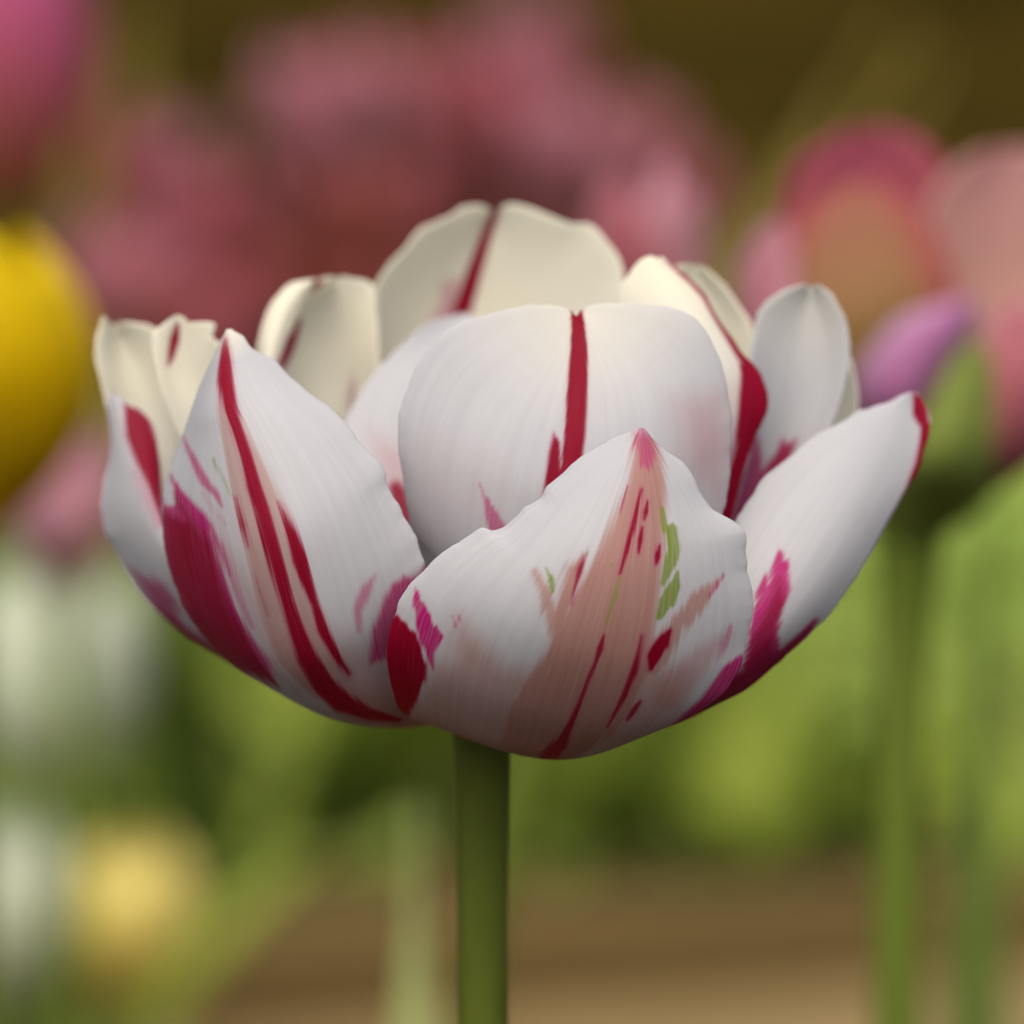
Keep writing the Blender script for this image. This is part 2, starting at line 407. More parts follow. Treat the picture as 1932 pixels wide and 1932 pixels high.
# front petal
petal_main(
 [(870,1345),(800,1362),(756,1340),(741,1302),(732,1256),(732,1211),(739,1177),(750,1151),(753,1136),(771,1106),(797,1079),(820,1055),(854,1030),(888,1009),(910,996),(929,1002),(944,998),(971,977),(990,958),(1020,941),(1031,919),(1061,894),(1092,866),(1129,843),(1163,826),(1195,815),(1209,803)],
 [(920,1350),(960,1402),(1000,1425),(1035,1405),(1062,1345),(1100,1220),(1140,1080),(1180,930),(1202,840),(1209,803)],
 [(955,1350),(1040,1392),(1130,1402),(1212,1380),(1288,1358),(1333,1332),(1363,1309),(1382,1283),(1397,1253),(1405,1215),(1416,1173),(1421,1136),(1418,1105),(1409,1075),(1407,1038),(1405,1004),(1394,992),(1371,977),(1341,958),(1322,932),(1307,898),(1284,870),(1258,851),(1235,836),(1220,815),(1209,803)],
 [(0,33),(.1,24),(.22,9),(.4,6),(.7,5),(1,8)],
 [(0,34),(.08,26),(.18,13),(.3,3),(.5,-3),(.75,-2),(1,8)],
 [(0,33),(.15,21),(.3,12),(.45,9),(.7,7),(1,8)], 1,
 [('peach','p',Z(3,[(1235,140),(1330,150),(1370,270),(1387,400),(1388,520),(1380,700),(1360,880),(1330,1050),(1310,1180),(1300,1330),(1230,1500),(1150,1640),(900,1780),(700,1780),(560,1700),(620,1500),(720,1330),(800,1220),(850,1100),(930,950),(1000,850),(1060,720),(1130,560),(1200,400),(1228,250)]),10,9,.92),
  ('peach','p',Z(3,[(370,1050),(420,1100),(560,1280),(760,1330),(1000,1300),(1300,1250),(1500,1330),(1450,1500),(1200,1680),(700,1800),(300,1700),(100,1600),(250,1300),(330,1250),(340,1130)]),34,12,.62),
  ('peach','s',Z(3,[(745,830,12),(790,920,34),(830,1050,40),(900,1250,60)]),9,8,.75),
  ('peach','s',Z(3,[(985,740,6),(940,830,45),(900,950,40),(860,1100,40)]),9,8,.9),
  ('peach','s',Z(3,[(1675,845,6),(1560,970,40),(1450,1090,40),(1330,1300,50)]),8,8,.8),
  ('blush','s',Z(3,[(1700,1130,20),(1560,1280,60),(1400,1450,70)]),14,8,.45),
  ('blush','s',Z(3,[(1560,1560,60),(1300,1600,70),(1000,1700,60)]),30,8,.35),
  ('magenta','p',Z(3,[(1262,85),(1285,90),(1312,150),(1345,240),(1310,330),(1262,300),(1242,200),(1245,140)]),6,9,.6),
  ('magenta','s',Z(3,[(1680,845,6),(1640,905,14),(1610,950,5)]),4,5,.7),
  ('magenta','s',Z(3,[(1715,1100,10),(1680,1190,22),(1650,1260,10)]),6,10,.45),
  ('magenta','p',Z(3,[(145,905),(190,980),(240,1080),(288,1150),(240,1230),(235,1310),(190,1230),(160,1130),(135,1000)]),4,5,.95),
  ('magenta','s',Z(3,[(335,1050,5),(350,1100,6)]),3,3,.5), ('magenta','s',Z(3,[(360,1040,4),(380,1085,5)]),3,3,.5),
  ('magenta','p',Z(3,[(1775,1230),(1800,1290),(1720,1430),(1620,1520),(1480,1580),(1380,1620),(1470,1540),(1560,1460),(1620,1380),(1680,1300)]),5,4,.95),
  ('crimson','p',Z(3,[(48,1040),(90,1075),(150,1140),(205,1290),(200,1360),(150,1460),(110,1550),(70,1590),(10,1480),(-25,1300),(-15,1100)]),4,3,1),
  ('crimson','s',Z(3,[(1272,420,3),(1250,500,7),(1225,620,12),(1195,730,11),(1165,840,7)]),2.2,3,.95),
  ('crimson','s',Z(3,[(1300,480,5),(1293,530,11),(1285,570,5)]),2,2,.9), ('crimson','s',Z(3,[(1276,610,4),(1265,670,11),(1256,735,4)]),2,2,.9),
  ('crimson','s',Z(3,[(1360,700,6),(1352,750,13),(1346,790,6)]),2,2,.95), ('crimson','s',Z(3,[(1203,405,3),(1180,480,5),(1163,535,3)]),2,2,.6),
  ('crimson','s',Z(3,[(990,745,5),(965,820,15),(945,900,6),(925,990,3)]),2.4,3,.85),
  ('crimson','s',Z(3,[(1087,1150,6),(1070,1210,22),(1045,1275,9),(1005,1370,10),(960,1490,9),(920,1590,14),(870,1680,32),(800,1760,40)]),3.2,4,.85),
  ('crimson','s',Z(3,[(1275,1145,6),(1258,1230,10),(1235,1320,17),(1190,1440,14),(1150,1520,10),(1105,1600,4)]),2.6,3,.92),
  ('crimson','s',Z(3,[(1408,1120,10),(1375,1185,30),(1335,1250,28),(1318,1310,5)]),2.6,4,1),
  ('crimson','s',Z(3,[(1270,1470,5),(1235,1515,16),(1200,1560,6)]),2.4,3,.8),
  ('green','s',Z(3,[(1165,860,8),(1140,960,12),(1100,1080,5)]),3,3,.7),
  ('green','s',Z(3,[(1375,520,8),(1385,620,16),(1420,620,26),(1435,720,30),(1405,810,26),(1375,890,6)]),3.5,7,.9),
  ('green','s',Z(3,[(1450,830,3),(1435,900,28),(1400,980,34),(1360,1055,6)]),3,7,.92),
  ('green','s',Z(3,[(800,810,3),(822,860,16),(835,930,8)]),3,3,.9), ('green','s',Z(3,[(1005,700,3),(998,745,8)]),2.5,4,.7),
  ('green','s',Z(3,[(1125,795,9),(1122,797,9)]),2,1,.6)],
 rows=300, cols=320)

# left front petal with long stripes
petal_main(
 [(850,1340),(760,1361),(675,1354),(610,1321),(550,1306),(500,1286),(450,1261),(400,1215),(350,1150),(327,1096),(312,1039),(306,994),(306,956),(312,918),(323,880),(338,843),(353,797),(369,752),(387,707),(406,669),(420,640),(433,616)],
 [(870,1345),(800,1366),(725,1364),(660,1345),(620,1305),(580,1240),(542,1133),(512,1020),(482,918),(448,812),(433,775),(427,722),(427,680),(428,643),(433,616)],
 [(900,1345),(850,1345),(800,1290),(785,1220),(795,1140),(801,1065),(793,1039),(784,1009),(765,979),(750,952),(731,918),(725,888),(712,869),(697,854),(671,824),(655,801),(637,784),(610,760),(572,733),(542,707),(512,677),(482,663),(470,654),(459,635),(444,627),(433,616)],
 [(0,40),(.2,34),(.4,27),(.7,27),(1,24)], [(0,38),(.15,26),(.35,11),(.6,8),(.8,14),(1,24)], [(0,36),(.15,24),(.3,14),(.6,14),(1,24)], 2,
 [('peach','p',Z(1,[(745,420),(780,600),(800,700),(900,900),(1000,1100),(1040,1180),(1150,1500),(1260,1800),(1400,2050),(1200,2150),(1000,1950),(900,1650),(840,1380),(760,1050),(705,700),(710,500)]),7,7,.62),
  ('blush','p',Z(1,[(780,1180),(860,1450),(1000,1750),(1200,2000),(1700,2200),(1600,1950),(1400,1850),(1250,1750),(1000,1500)]),30,10,.3),
  ('blush','s',Z(1,[(700,1250,10),(800,1500,40),(950,1800,60),(1150,2050,80)]),20,10,.38),
  ('peach','s',Z(7,[(1150,420,40),(1300,560,70),(1500,660,80),(1700,690,60)]),50,10,.75),
  ('crimson','s',Z(1,[(744,345,5),(744,400,18),(746,470,30),(745,560,36),(765,680,30),(802,800,27),(848,930,30),(888,1080,36),(930,1200,38),(970,1350,41),(1012,1500,37),(1052,1650,30),(1100,1800,36),(1150,1932,44),(1230,2060,50),(1320,2150,48),(1450,2215,28),(1600,2240,10)]),4,5,.95),
  ('crimson','s',Z(1,[(1008,1155,3),(1035,1220,12),(1070,1320,24),(1110,1450,34),(1145,1560,24),(1185,1670,12),(1225,1790,22),(1290,1910,16),(1360,2010,8)]),3,4,.97),
  ('crimson','s',Z(1,[(798,1135,4),(830,1270,13),(858,1380,3)]),3,4,.8),
  ('crimson','s',Z(1,[(890,1520,3),(920,1610,7),(960,1720,3)]),5,4,.35),
  ('magenta','s',Z(1,[(528,815,2),(575,920,16),(640,1050,24),(700,1120,16),(730,1180,4)]),5,3,.75),
  ('magenta','s',Z(1,[(640,1110,6),(690,1200,14),(740,1260,4)]),8,8,.3),
  ('green','s',Z(1,[(685,945,3),(725,1015,9),(775,1130,8)]),4,6,.6),
  ('magenta','p',Z(1,[(472,1025),(520,1110),(605,1200),(690,1315),(712,1420),(752,1540),(800,1680),(870,1800),(960,1940),(1010,2050),(700,1960),(560,1780),(480,1560),(440,1400),(424,1250),(424,1130),(455,1170),(500,1170),(485,1090)]),6,8,.9),
  ('magenta','s',Z(1,[(560,1130,3),(640,1230,16),(720,1380,22),(770,1520,14)]),6,5,.8),
  ('magenta','s',Z(1,[(690,1290,3),(740,1420,12),(800,1600,16),(880,1780,10)]),9,6,.55),
  ('magenta','s',Z(1,[(472,1020,5),(505,1090,16),(560,1170,30),(640,1280,40)]),5,4,.95),
  ('crimson','p',Z(1,[(490,1110),(530,1160),(610,1260),(670,1360),(690,1440),(735,1580),(780,1700),(850,1820),(930,1950),(1010,2060),(680,1940),(560,1760),(480,1560),(450,1440),(436,1330),(432,1230),(445,1190),(480,1220),(540,1240),(510,1180)]),12,9,.85),
  ('magenta','p',Z(1,[(1560,1570),(1620,1530),(1690,1520),(1740,1465),(1740,1540),(1690,1600),(1610,1700),(1580,1800),(1550,1930),(1460,1960),(1470,1800),(1530,1640)]),8,6,.85),
  ('magenta','s',Z(1,[(1482,1525,4),(1440,1600,26),(1395,1700,18),(1400,1800,10)]),8,6,.6)],
 rows=260, cols=180, cream=(.93, 1.02))

# outer left petal
petal_main(
 [(840,1335),(720,1358),(610,1319),(500,1284),(400,1229),(340,1190),(280,1135),(240,1080),(215,1031),(202,1012),(195,982),(191,944),(197,907),(208,869),(212,831),(206,790),(203,760),(213,735)],
 [(845,1335),(710,1345),(570,1280),(440,1190),(340,1080),(280,980),(250,880),(228,800),(213,735)],
 [(850,1330),(700,1300),(560,1210),(440,1110),(360,1050),(318,1000),(306,950),(302,888),(296,831),(281,790),(262,771),(235,762),(222,748),(213,735)],
 [(0,42),(.3,42),(.6,48),(1,46)], [(0,42),(.3,34),(.6,36),(1,46)], [(0,42),(.3,40),(.6,40),(1,46)], 3,
 [('crimson','p',Z(1,[(235,675),(300,690),(360,740),(395,850),(412,1000),(420,1180),(430,1280),(360,1090),(300,960),(250,830)]),5,6,.95),
  ('magenta','s',Z(1,[(300,1010,10),(360,1130,30),(420,1260,30)]),14,8,.42),
  ('crimson','s',Z(1,[(190,600,14),(225,595,14)]),6,3,.7),
  ('magenta','p',Z(1,[(270,1475),(350,1520),(440,1560),(490,1620),(560,1800),(640,1930),(500,1830),(400,1700),(330,1580)]),10,10,.75),
  ('crimson','s',Z(7,[(600,260,10),(700,345,18),(820,425,20),(960,500,24),(1150,570,20)]),12,6,.75), ('magenta','s',Z(7,[(520,180,10),(700,340,30),(900,470,35)]),14,8,.6)],
 rows=170, cols=110)
# cream petals standing behind on the left
petal_main(
 [(860,1320),(600,1250),(400,1100),(250,900),(209,800),(195,740),(186,700),(180,669),(184,635),(192,605),(196,597),(206,605),(214,609)],
 [(870,1315),(620,1200),(430,1020),(300,830),(255,720),(228,650),(214,609)],
 [(880,1310),(650,1150),(480,950),(370,800),(330,700),(305,645),(289,618),(251,609),(232,608),(214,609)],
 [(0,42),(.4,50),(.7,53),(1,58)], [(0,42),(.4,58),(.7,60),(1,62)], [(0,42),(.4,54),(1,60)], 4, [], rows=150, cols=90, cream=(.45, .9))
petal_main(
 [(880,1310),(650,1180),(450,980),(340,820),(302,720),(289,660),(291,622),(308,612),(325,599),(342,592)],
 [(885,1310),(680,1160),(500,950),(410,800),(352,700),(338,640),(342,592)],
 [(890,1310),(700,1130),(560,920),(480,760),(430,670),(405,640),(397,636),(408,612),(398,607),(380,606),(362,609),(348,614),(350,603),(342,592)],
 [(0,42),(.4,46),(.8,43),(1,47)], [(0,42),(.4,50),(.8,47),(1,47)], [(0,42),(.4,47),(.8,45),(1,47)], 5,
 [('crimson','s',Z(1,[(498,275,10),(485,340,24),(468,410,18),(452,470,6)]),3,1,1)], rows=170, cols=100, cream=(.45, .85))
petal_main(
 [(890,1310),(760,1150),(620,930),(520,760),(490,690),(486,661),(497,616),(516,571),(546,537),(572,530),(596,527),(618,523),(637,522)],
 [(900,1310),(800,1150),(690,930),(612,760),(590,660),(602,580),(637,522)],
 [(910,1310),(850,1150),(780,950),(730,780),(715,680),(712,600),(705,541),(686,529),(660,524),(637,522)],
 [(0,42),(.5,58),(.8,58),(1,64)], [(0,42),(.5,68),(.8,70),(1,68)], [(0,42),(.5,64),(1,68)], 6,
 [('crimson','s',Z(1,[(1100,250,8),(1075,330,18),(1045,400,24),(1010,460,28),(980,520,24)]),3,1,1),
  ('crimson','s',Z(1,[(1165,50,8),(1200,55,14),(1180,85,6)]),5,2,.55)], rows=170, cols=110, cream=(.35, .85))
# pale rolled margin of the petal above, added as a separate narrow strip
petal_main(
 [(890,1312),(750,1150),(610,935),(512,765),(486,692),(484,661),(495,616),(514,571),(544,537),(572,530),(590,527),(598,526)],
 [(893,1312),(760,1150),(628,930),(534,765),(508,690),(510,660),(522,616),(541,575),(566,545),(585,532),(598,526)],
 [(896,1312),(775,1150),(645,930),(552,770),(530,700),(536,665),(553,616),(568,578),(582,550),(592,535),(598,526)],
 [(0,42),(.5,54),(.8,55),(1,60)], [(0,42),(.5,50),(.8,51),(1,59)], [(0,42),(.5,54),(.8,54),(1,60)], 16, [('crimson','s',Z(1,[(1060,330,10),(1030,410,12),(1000,480,12)]),3,1,.8)], rows=120, cols=40, cream=(.35, .85))
# tall back petal
petal_main(
 [(905,1300),(840,1100),(760,930),(690,820),(650,785),(664,704),(678,653),(695,602),(708,541),(732,500),(766,466),(790,432),(824,417),(851,405),(871,392),(898,388),(922,393),(936,401)],
 [(917,1300),(920,1100),(885,900),(858,740),(873,582),(905,480),(926,419),(936,401)],
 [(930,1300),(1000,1100),(1080,900),(1130,750),(1160,640),(1175,560),(1177,511),(1167,487),(1150,463),(1129,436),(1109,422),(1078,421),(1044,409),(1000,393),(973,386),(949,390),(936,401)],
 [(0,42),(.4,66),(.7,70),(1,80)], [(0,42),(.4,80),(.7,84),(1,82)], [(0,42),(.4,66),(.7,70),(1,80)], 7,
 [('crimson','s',Z(2,[(928,100,14),(905,160,24),(860,280,33),(810,430,40),(770,560,46),(740,650,50),(700,780,50)]),3,1,1),
  ('magenta','p',Z(2,[(640,500),(715,470),(740,640),(700,720),(560,720),(610,620)]),16,10,.55),
  ('magenta','s',Z(2,[(170,980,10),(140,1080,30),(120,1180,20)]),12,6,.3),
  ('blush','s',Z(2,[(300,960,40),(180,1100,60)]),20,6,.35)], rows=200, cols=150, cream=(.35, .8))
# inner petal lying between the back petal and the rounded inner one
petal_main(
 [(900,1300),(830,1150),(740,1000),(690,900),(655,835),(648,800),(657,783),(690,725),(722,687),(770,640),(815,606),(850,597),(880,590)],
 [(910,1300),(865,1120),(820,950),(785,820),(790,740),(830,660),(880,590)],
 [(920,1300),(930,1150),(930,950),(930,800),(930,700),(920,640),(900,600),(880,590)],
 [(0,38),(.3,36),(.55,46),(1,68)], [(0,38),(.3,34),(.55,44),(1,68)], [(0,38),(.3,38),(.55,50),(1,68)], 8,
 [('crimson','p',Z(2,[(330,1640),(390,1600),(430,1650),(500,1900),(520,2050),(420,1900),(360,1740)]),10,6,.9),
  ('blush','p',Z(2,[(250,1350),(420,1450),(480,1700),(350,1700),(280,1500)]),30,10,.45)], rows=150, cols=100)
# rounded inner petal with the bold midrib
petal_main(
 [(900,1340),(860,1250),(820,1150),(797,1075),(790,1021),(779,1000),(769,959),(762,908),(754,857),(751,816),(756,772),(769,731),(786,694),(807,660),(830,633),(864,612),(902,599),(943,587),(977,580),(1027,575),(1051,576),(1068,582),(1086,591)],
 [(920,1340),(960,1250),(1010,1100),(1045,950),(1065,850),(1082,750),(1089,660),(1089,610),(1086,591)],
 [(940,1340),(1050,1280),(1200,1180),(1320,1060),(1368,950),(1378,860),(1378,780),(1365,700),(1340,640),(1308,600),(1280,583),(1240,576),(1197,573),(1140,572),(1112,577),(1100,586),(1086,591)],
 [(0,40),(.3,21),(.5,18),(.8,20),(1,25)], [(0,40),(.3,15),(.5,12),(.7,14),(1,24)], [(0,40),(.3,22),(.6,22),(1,25)], 9,
 [('crimson','p',Z(2,[(1346,655),(1410,655),(1424,750),(1436,850),(1438,1000),(1430,1200),(1420,1350),(1404,1470),(1380,1700),(1290,1700),(1288,1560),(1296,1450),(1307,1350),(1320,1150),(1332,1000),(1345,850)]),2.2,2,1),
  ('crimson','p',Z(2,[(1255,1345),(1280,1390),(1286,1500),(1284,1700),(1200,1700),(1212,1580),(1228,1450)]),3,3,1),
  ('magenta','p',Z(2,[(1250,1330),(1285,1390),(1290,1700),(1195,1700),(1210,1560),(1225,1440)]),5,3,.8),
  ('magenta','p',Z(2,[(845,1615),(880,1680),(930,1760),(975,1830),(1000,1950),(910,1950),(885,1830),(862,1720)]),4,4,.7),
  ('blush','p',Z(2,[(480,1350),(900,1500),(1100,1900),(500,2000),(440,1600)]),90,10,.13),
  ('blush','p',Z(4,[(330,950),(560,900),(640,1200),(560,1500),(350,1300)]),50,10,.45)], rows=220, cols=170, cream=(.75, 1.15), halo=.25)
# petal folded along a red ridge
petal_main(
 [(950,1330),(1020,1200),(1100,950),(1150,750),(1160,620),(1167,550),(1185,520),(1201,499),(1221,486),(1238,483)],
 [(960,1330),(1080,1200),(1220,1000),(1290,850),(1310,740),(1290,620),(1262,540),(1238,483)],
 [(970,1330),(1150,1250),(1300,1120),(1370,1000),(1395,920),(1427,820),(1447,777),(1449,753),(1439,716),(1418,686),(1401,669),(1377,635),(1347,590),(1330,556),(1303,529),(1262,495),(1250,487),(1238,483)],
 [(0,40),(.4,40),(1,44)], [(0,40),(.4,31),(.7,32),(1,44)], [(0,40),(.4,30),(.7,37),(1,46)], 10,
 [('crimson','s',Z(4,[(278,165,12),(330,215,16),(400,275,18),(480,355,22),(540,460,26),(620,585,30),(690,690,38)]),2.5,1,1),
  ('crimson','p',Z(4,[(668,700),(740,715),(830,810),(870,950),(860,1030),(780,1110),(720,1240),(670,1400),(620,1640),(560,1640),(560,1500),(605,1350),(640,1180),(662,1000),(670,850)]),4,4,1),
  ('magenta','p',Z(4,[(560,1350),(640,1180),(700,1200),(680,1500),(620,1700),(520,1600)]),12,8,.8),
  ('blush','p',Z(4,[(380,980),(620,860),(640,1150),(540,1500),(400,1350)]),60,10,.3)], rows=190, cols=130, cream=(.55, .95))
petal_main(
 [(960,1330),(1050,1100),(1150,800),(1210,620),(1252,530),(1279,501),(1310,497)],
 [(970,1330),(1130,1120),(1270,850),(1330,700),(1335,600),(1310,497)],
 [(980,1330),(1200,1150),(1350,900),(1415,740),(1424,680),(1420,628),(1415,604),(1398,580),(1371,543),(1343,516),(1325,503),(1310,497)],
 [(0,42),(.5,56),(1,60)], [(0,42),(.5,60),(1,62)], [(0,42),(.5,54),(1,60)], 11, [], rows=130, cols=90, cream=(.35, .8))
# upright white petal and a sliver behind it
petal_main(
 [(960,1330),(1150,1200),(1330,1000),(1400,880),(1420,780),(1416,690),(1420,641),(1425,607),(1435,584),(1456,563),(1483,545),(1513,536),(1530,536)],
 [(970,1330),(1200,1210),(1390,1010),(1470,860),(1510,740),(1522,640),(1530,536)],
 [(980,1330),(1250,1220),(1450,1020),(1540,870),(1578,777),(1588,743),(1598,709),(1603,675),(1603,641),(1598,607),(1585,580),(1568,553),(1547,538),(1530,536)],
 [(0,42),(.4,44),(.7,45),(1,50)], [(0,42),(.4,48),(.7,50),(1,52)], [(0,42),(.4,46),(.7,47),(1,50)], 12,
 [('magenta','p',Z(4,[(1000,1150),(950,1190),(900,1140),(880,1220),(800,1310),(780,1180),(760,1100),(700,1300),(600,1650),(700,1650),(900,1400)]),6,8,.85),
  ('crimson','p',Z(4,[(990,1165),(900,1200),(830,1300),(790,1380),(740,1440),(900,1420)]),8,6,.7)], rows=170, cols=120, cream=(.8, 1.2))
petal_main(
 [(980,1330),(1250,1150),(1430,900),(1500,760),(1540,690),(1575,655),(1590,650)],
 [(985,1330),(1280,1170),(1470,930),(1560,800),(1580,720),(1590,650)],
 [(990,1330),(1300,1200),(1520,980),(1600,860),(1617,790),(1619,745),(1612,705),(1604,675),(1590,650)],
 [(0,42),(.5,56),(1,58)], [(0,42),(.5,58),(1,58)], [(0,42),(.5,54),(1,56)], 13, [], rows=110, cols=70, cream=(.5, 1))
# outer right petal
petal_main(
 [(960,1345),(1100,1340),(1250,1250),(1340,1100),(1388,981),(1401,964),(1418,937),(1435,910),(1449,893),(1472,876),(1500,855),(1523,832),(1540,821),(1564,808),(1591,794),(1619,777),(1636,772),(1656,765),(1687,758),(1697,750),(1710,743),(1724,737)],
 [(970,1345),(1130,1372),(1300,1310),(1420,1190),(1510,1065),(1590,940),(1660,830),(1724,737)],
 [(980,1345),(1150,1385),(1296,1356),(1346,1331),(1406,1301),(1466,1251),(1531,1191),(1566,1156),(1616,1086),(1651,1026),(1676,981),(1707,927),(1731,886),(1744,852),(1754,811),(1753,787),(1741,757),(1733,745),(1724,737)],
 [(0,38),(.3,20),(.5,24),(.8,34),(1,42)], [(0,38),(.25,17),(.5,17),(.75,27),(1,42)], [(0,38),(.3,21),(.6,27),(1,43)], 14,
 [('magenta','p',Z(8,[(1002,10),(1042,100),(1042,180),(1022,250),(1000,340),(1010,400),(1080,340),(1140,280),(1120,350),(1000,480),(880,570),(760,640),(600,720),(700,560),(860,480),(885,400),(905,300),(925,190),(955,110),(965,160),(980,100)]),5,8,.95),
  ('crimson','p',Z(8,[(1010,150),(1020,240),(990,340),(980,420),(1090,340),(1140,300),(1000,490),(880,580),(740,650),(600,720),(720,560),(860,480),(900,380),(960,260)]),10,8,.7),
  ('crimson','p',Z(4,[(1634,900),(1680,915),(1712,990),(1722,1060),(1760,1120),(1740,1250),(1680,1400),(1580,1560),(1460,1760),(1490,1620),(1585,1440),(1645,1290),(1672,1170),(1678,1090),(1645,1050),(1630,1010)]),2.5,1.5,1)],
 rows=220, cols=150)

# stem: vertical, down to the soil
bz = BASE-np.array(main.location)
st0 = at(910, 1345, D0+.038); st1 = at(909, 1930, D0+.038)
tube('stem', main, [(0, 0, -.01), (-.002, .001, .12), (0.0008, 0, .25), (0, 0, bz[2]-.03), (0, 0, bz[2]-.006), (0, 0, bz[2]+.003)],
     [.0040]*4+[.0035]*4+[.00298]*12+[.0030, .0036], M_STEM, 32, 80)
for az, ln, wd, le, tw in ((2.6, .26, .045, .25, .5), (-.4, .24, .04, .35, -.4), (.9, .22, .035, .2, .3)):
    leaf(main, (0, 0, .01), az, ln, wd, le, M_LEAF, .35, twist=tw)

# ------------------------------------------------------------------ neighbouring tulips
def head_petals(root, z0, H, R, mats, seed, flare=.0, n=6, double=0):
    """cup of overlapping petals round the stem top"""
    rg = random.Random(seed)
    rings = [(n//2, 1.0, 0.0), (n//2, .90, math.pi/(n//2))]+[(5, .70-.12*k, .4*k) for k in range(double)]
    for ri, (cnt, sc, off) in enumerate(rings):
        for i in range(cnt):
            phi = off+2*math.pi*i/cnt+rg.uniform(-.15, .15)+seed
            h = H*rg.uniform(.88, 1.06)*(1 if ri < 2 else .92); fl = flare*rg.uniform(.4, 1.6)
            rows, cols = 22, 13
            t = np.linspace(0, 1, rows)[:, None]; sv = np.linspace(-1, 1, cols)[None, :]
            prof = np.clip(np.sin(np.pi*(t*.80+.04)), 0, 1)**.62
            r = R*sc*(prof*(1+.0*sv)+fl*t**3)
            wid = (1.12 if cnt < 5 else .8)*np.clip(np.sin(np.pi*np.clip(t*.93+.05, 0, 1)), 0, 1)**.55
            a = phi+sv*wid
            z = h*t-.10*h*sv**2*t+.0*a+.02*h*NZ(sv*3+seed*3+i, t*3)
            r = r*(1+.05*NZ(sv*2+i*5+seed, t*3+ri))*(1-.06*sv**2*(cnt < 5))
            P = np.stack([r*np.cos(a), r*np.sin(a), z0+z], -1)
            co, q = sheet_solid(P, .0006)
            me = np_mesh('petal', co, q)
            two = lambda x: np.concatenate([x.ravel(), x.ravel()])
            attr(me, 'along', two(t*np.ones_like(sv))); attr(me, 'across', two((sv*.5+.5)*np.ones_like(t)))
            link('petal', me, mats[(i+ri) % len(mats)], root)
def tulip(px, py, D, H, R, mats, seed, label, group=None, flare=.0, double=0, lean=(0, 0), leaves=(), stem_mat=None, stem_r=.0035, arch=(.15, .6)):
    c = at(px, py, D); z0 = float(c[2])-H*.5
    root = empty('tulip', (float(c[0]-lean[0]), float(c[1]-lean[1]), 0)); tag(root, label, 'tulip', group)
    hold = lean
    tube('stem', root, [(0, 0, -.01), (lean[0]*arch[0], lean[1]*arch[0], z0*.4), (lean[0]*arch[1], lean[1]*arch[1], z0*.75), (lean[0], lean[1], z0-.004), (lean[0], lean[1], z0+.004)],
         [stem_r*1.15]*3+[stem_r]*10+[stem_r*1.3], stem_mat or M_STEM2, 14, 30)
    n0 = len(root.children)
    head_petals(root, z0, H, R, mats, seed, flare, 6, double)
    for ch in root.children:
        if ch.name.startswith('petal'): ch.location = (lean[0], lean[1], 0)
    for (az, ln, wd, le, mt) in leaves:
        leaf(root, (0, 0, 0), az, ln, wd, le, mt, .3, twist=rng.uniform(-.5, .5))
    return root

G_ = make_gradient_petal
M_YEL = G_('yellow_petal', (.85, .62, .01), (.90, .68, .004), (.90, .72, .01), None, .62)
M_PINK = G_('pink_petal', (.44, .20, .14), (.48, .13, .15), (.52, .18, .22), (.58, .28, .30))
M_ROSE = G_('rose_petal', (.25, .10, .05), (.35, .075, .08), (.42, .10, .13), (.46, .17, .20))
M_MAUVE = G_('mauve_petal', (.36, .16, .13), (.42, .15, .18), (.48, .20, .25), (.56, .30, .33))
M_BRICK = G_('brick_petal', (.19, .08, .028), (.26, .066, .04), (.32, .08, .075))
M_MAGENTA = G_('magenta_petal', (.55, .18, .09), (.62, .14, .22), (.74, .16, .42))
M_CORAL = G_('coral_petal', (.20, .20, .03), (.31, .19, .06), (.40, .15, .10), (.44, .09, .10))
M_CRIMSON = G_('crimson_pink_petal', (.40, .20, .04), (.44, .12, .06), (.62, .15, .24))
M_SALMON = G_('salmon_petal', (.68, .48, .26), (.68, .40, .32), (.68, .36, .34))
M_LILAC = G_('lilac_petal', (.42, .20, .10), (.50, .18, .36), (.56, .24, .46), (.62, .40, .56))
M_BLUSHP = G_('blush_petal', (.62, .40, .30), (.66, .32, .34), (.68, .34, .42))
M_WHITEP = G_('white_petal', (.58, .68, .40), (.78, .85, .64), (.84, .87, .72))
M_YELP = G_('soft_yellow_petal', (.88, .74, .14), (.92, .80, .22), (.93, .82, .30))
M_OLIVE = G_('olive_petal', (.14, .13, .015), (.24, .19, .03), (.34, .24, .05))

# coral and lilac tulip on the right, traced at its own distance
DR = .74
b2 = at(1715, 1000, DR)
rt = empty('tulip', (float(b2[0]), float(b2[1]), 0)); tag(rt, 'coral and lilac double tulip with a green base on a thick stem', 'tulip')
def rp(mat, L_, M_, R_, dl, dm, dr, seed):
    build_petal('petal', rt, mat, (L_, dl), (M_, dm), (R_, dr), rows=50, cols=34, seed=seed, Dref=DR, thick=.0007, wav=.6, edge=.2)
f3 = lambda a, b, c: [(0, a), (.5, b), (1, c)]
rp(M_CRIMSON, [(1690,1000),(1560,760),(1480,520),(1475,400),(1510,310),(1570,260),(1630,240)], [(1710,1000),(1650,700),(1630,450),(1630,240)], [(1730,1000),(1800,700),(1810,450),(1785,330),(1740,265),(1690,243),(1630,240)], f3(0,12,14), f3(0,22,16), f3(0,12,14), 31)
rp(M_SALMON, [(1720,1000),(1720,800),(1720,600),(1735,450),(1770,350),(1840,290),(1900,275)], [(1730,1000),(1830,780),(1880,560),(1890,400),(1900,275)], [(1740,1000),(1950,840),(2060,620),(2070,450),(2020,330),(1960,285),(1900,275)], f3(0,-4,4), f3(0,8,6), f3(0,0,6), 32)
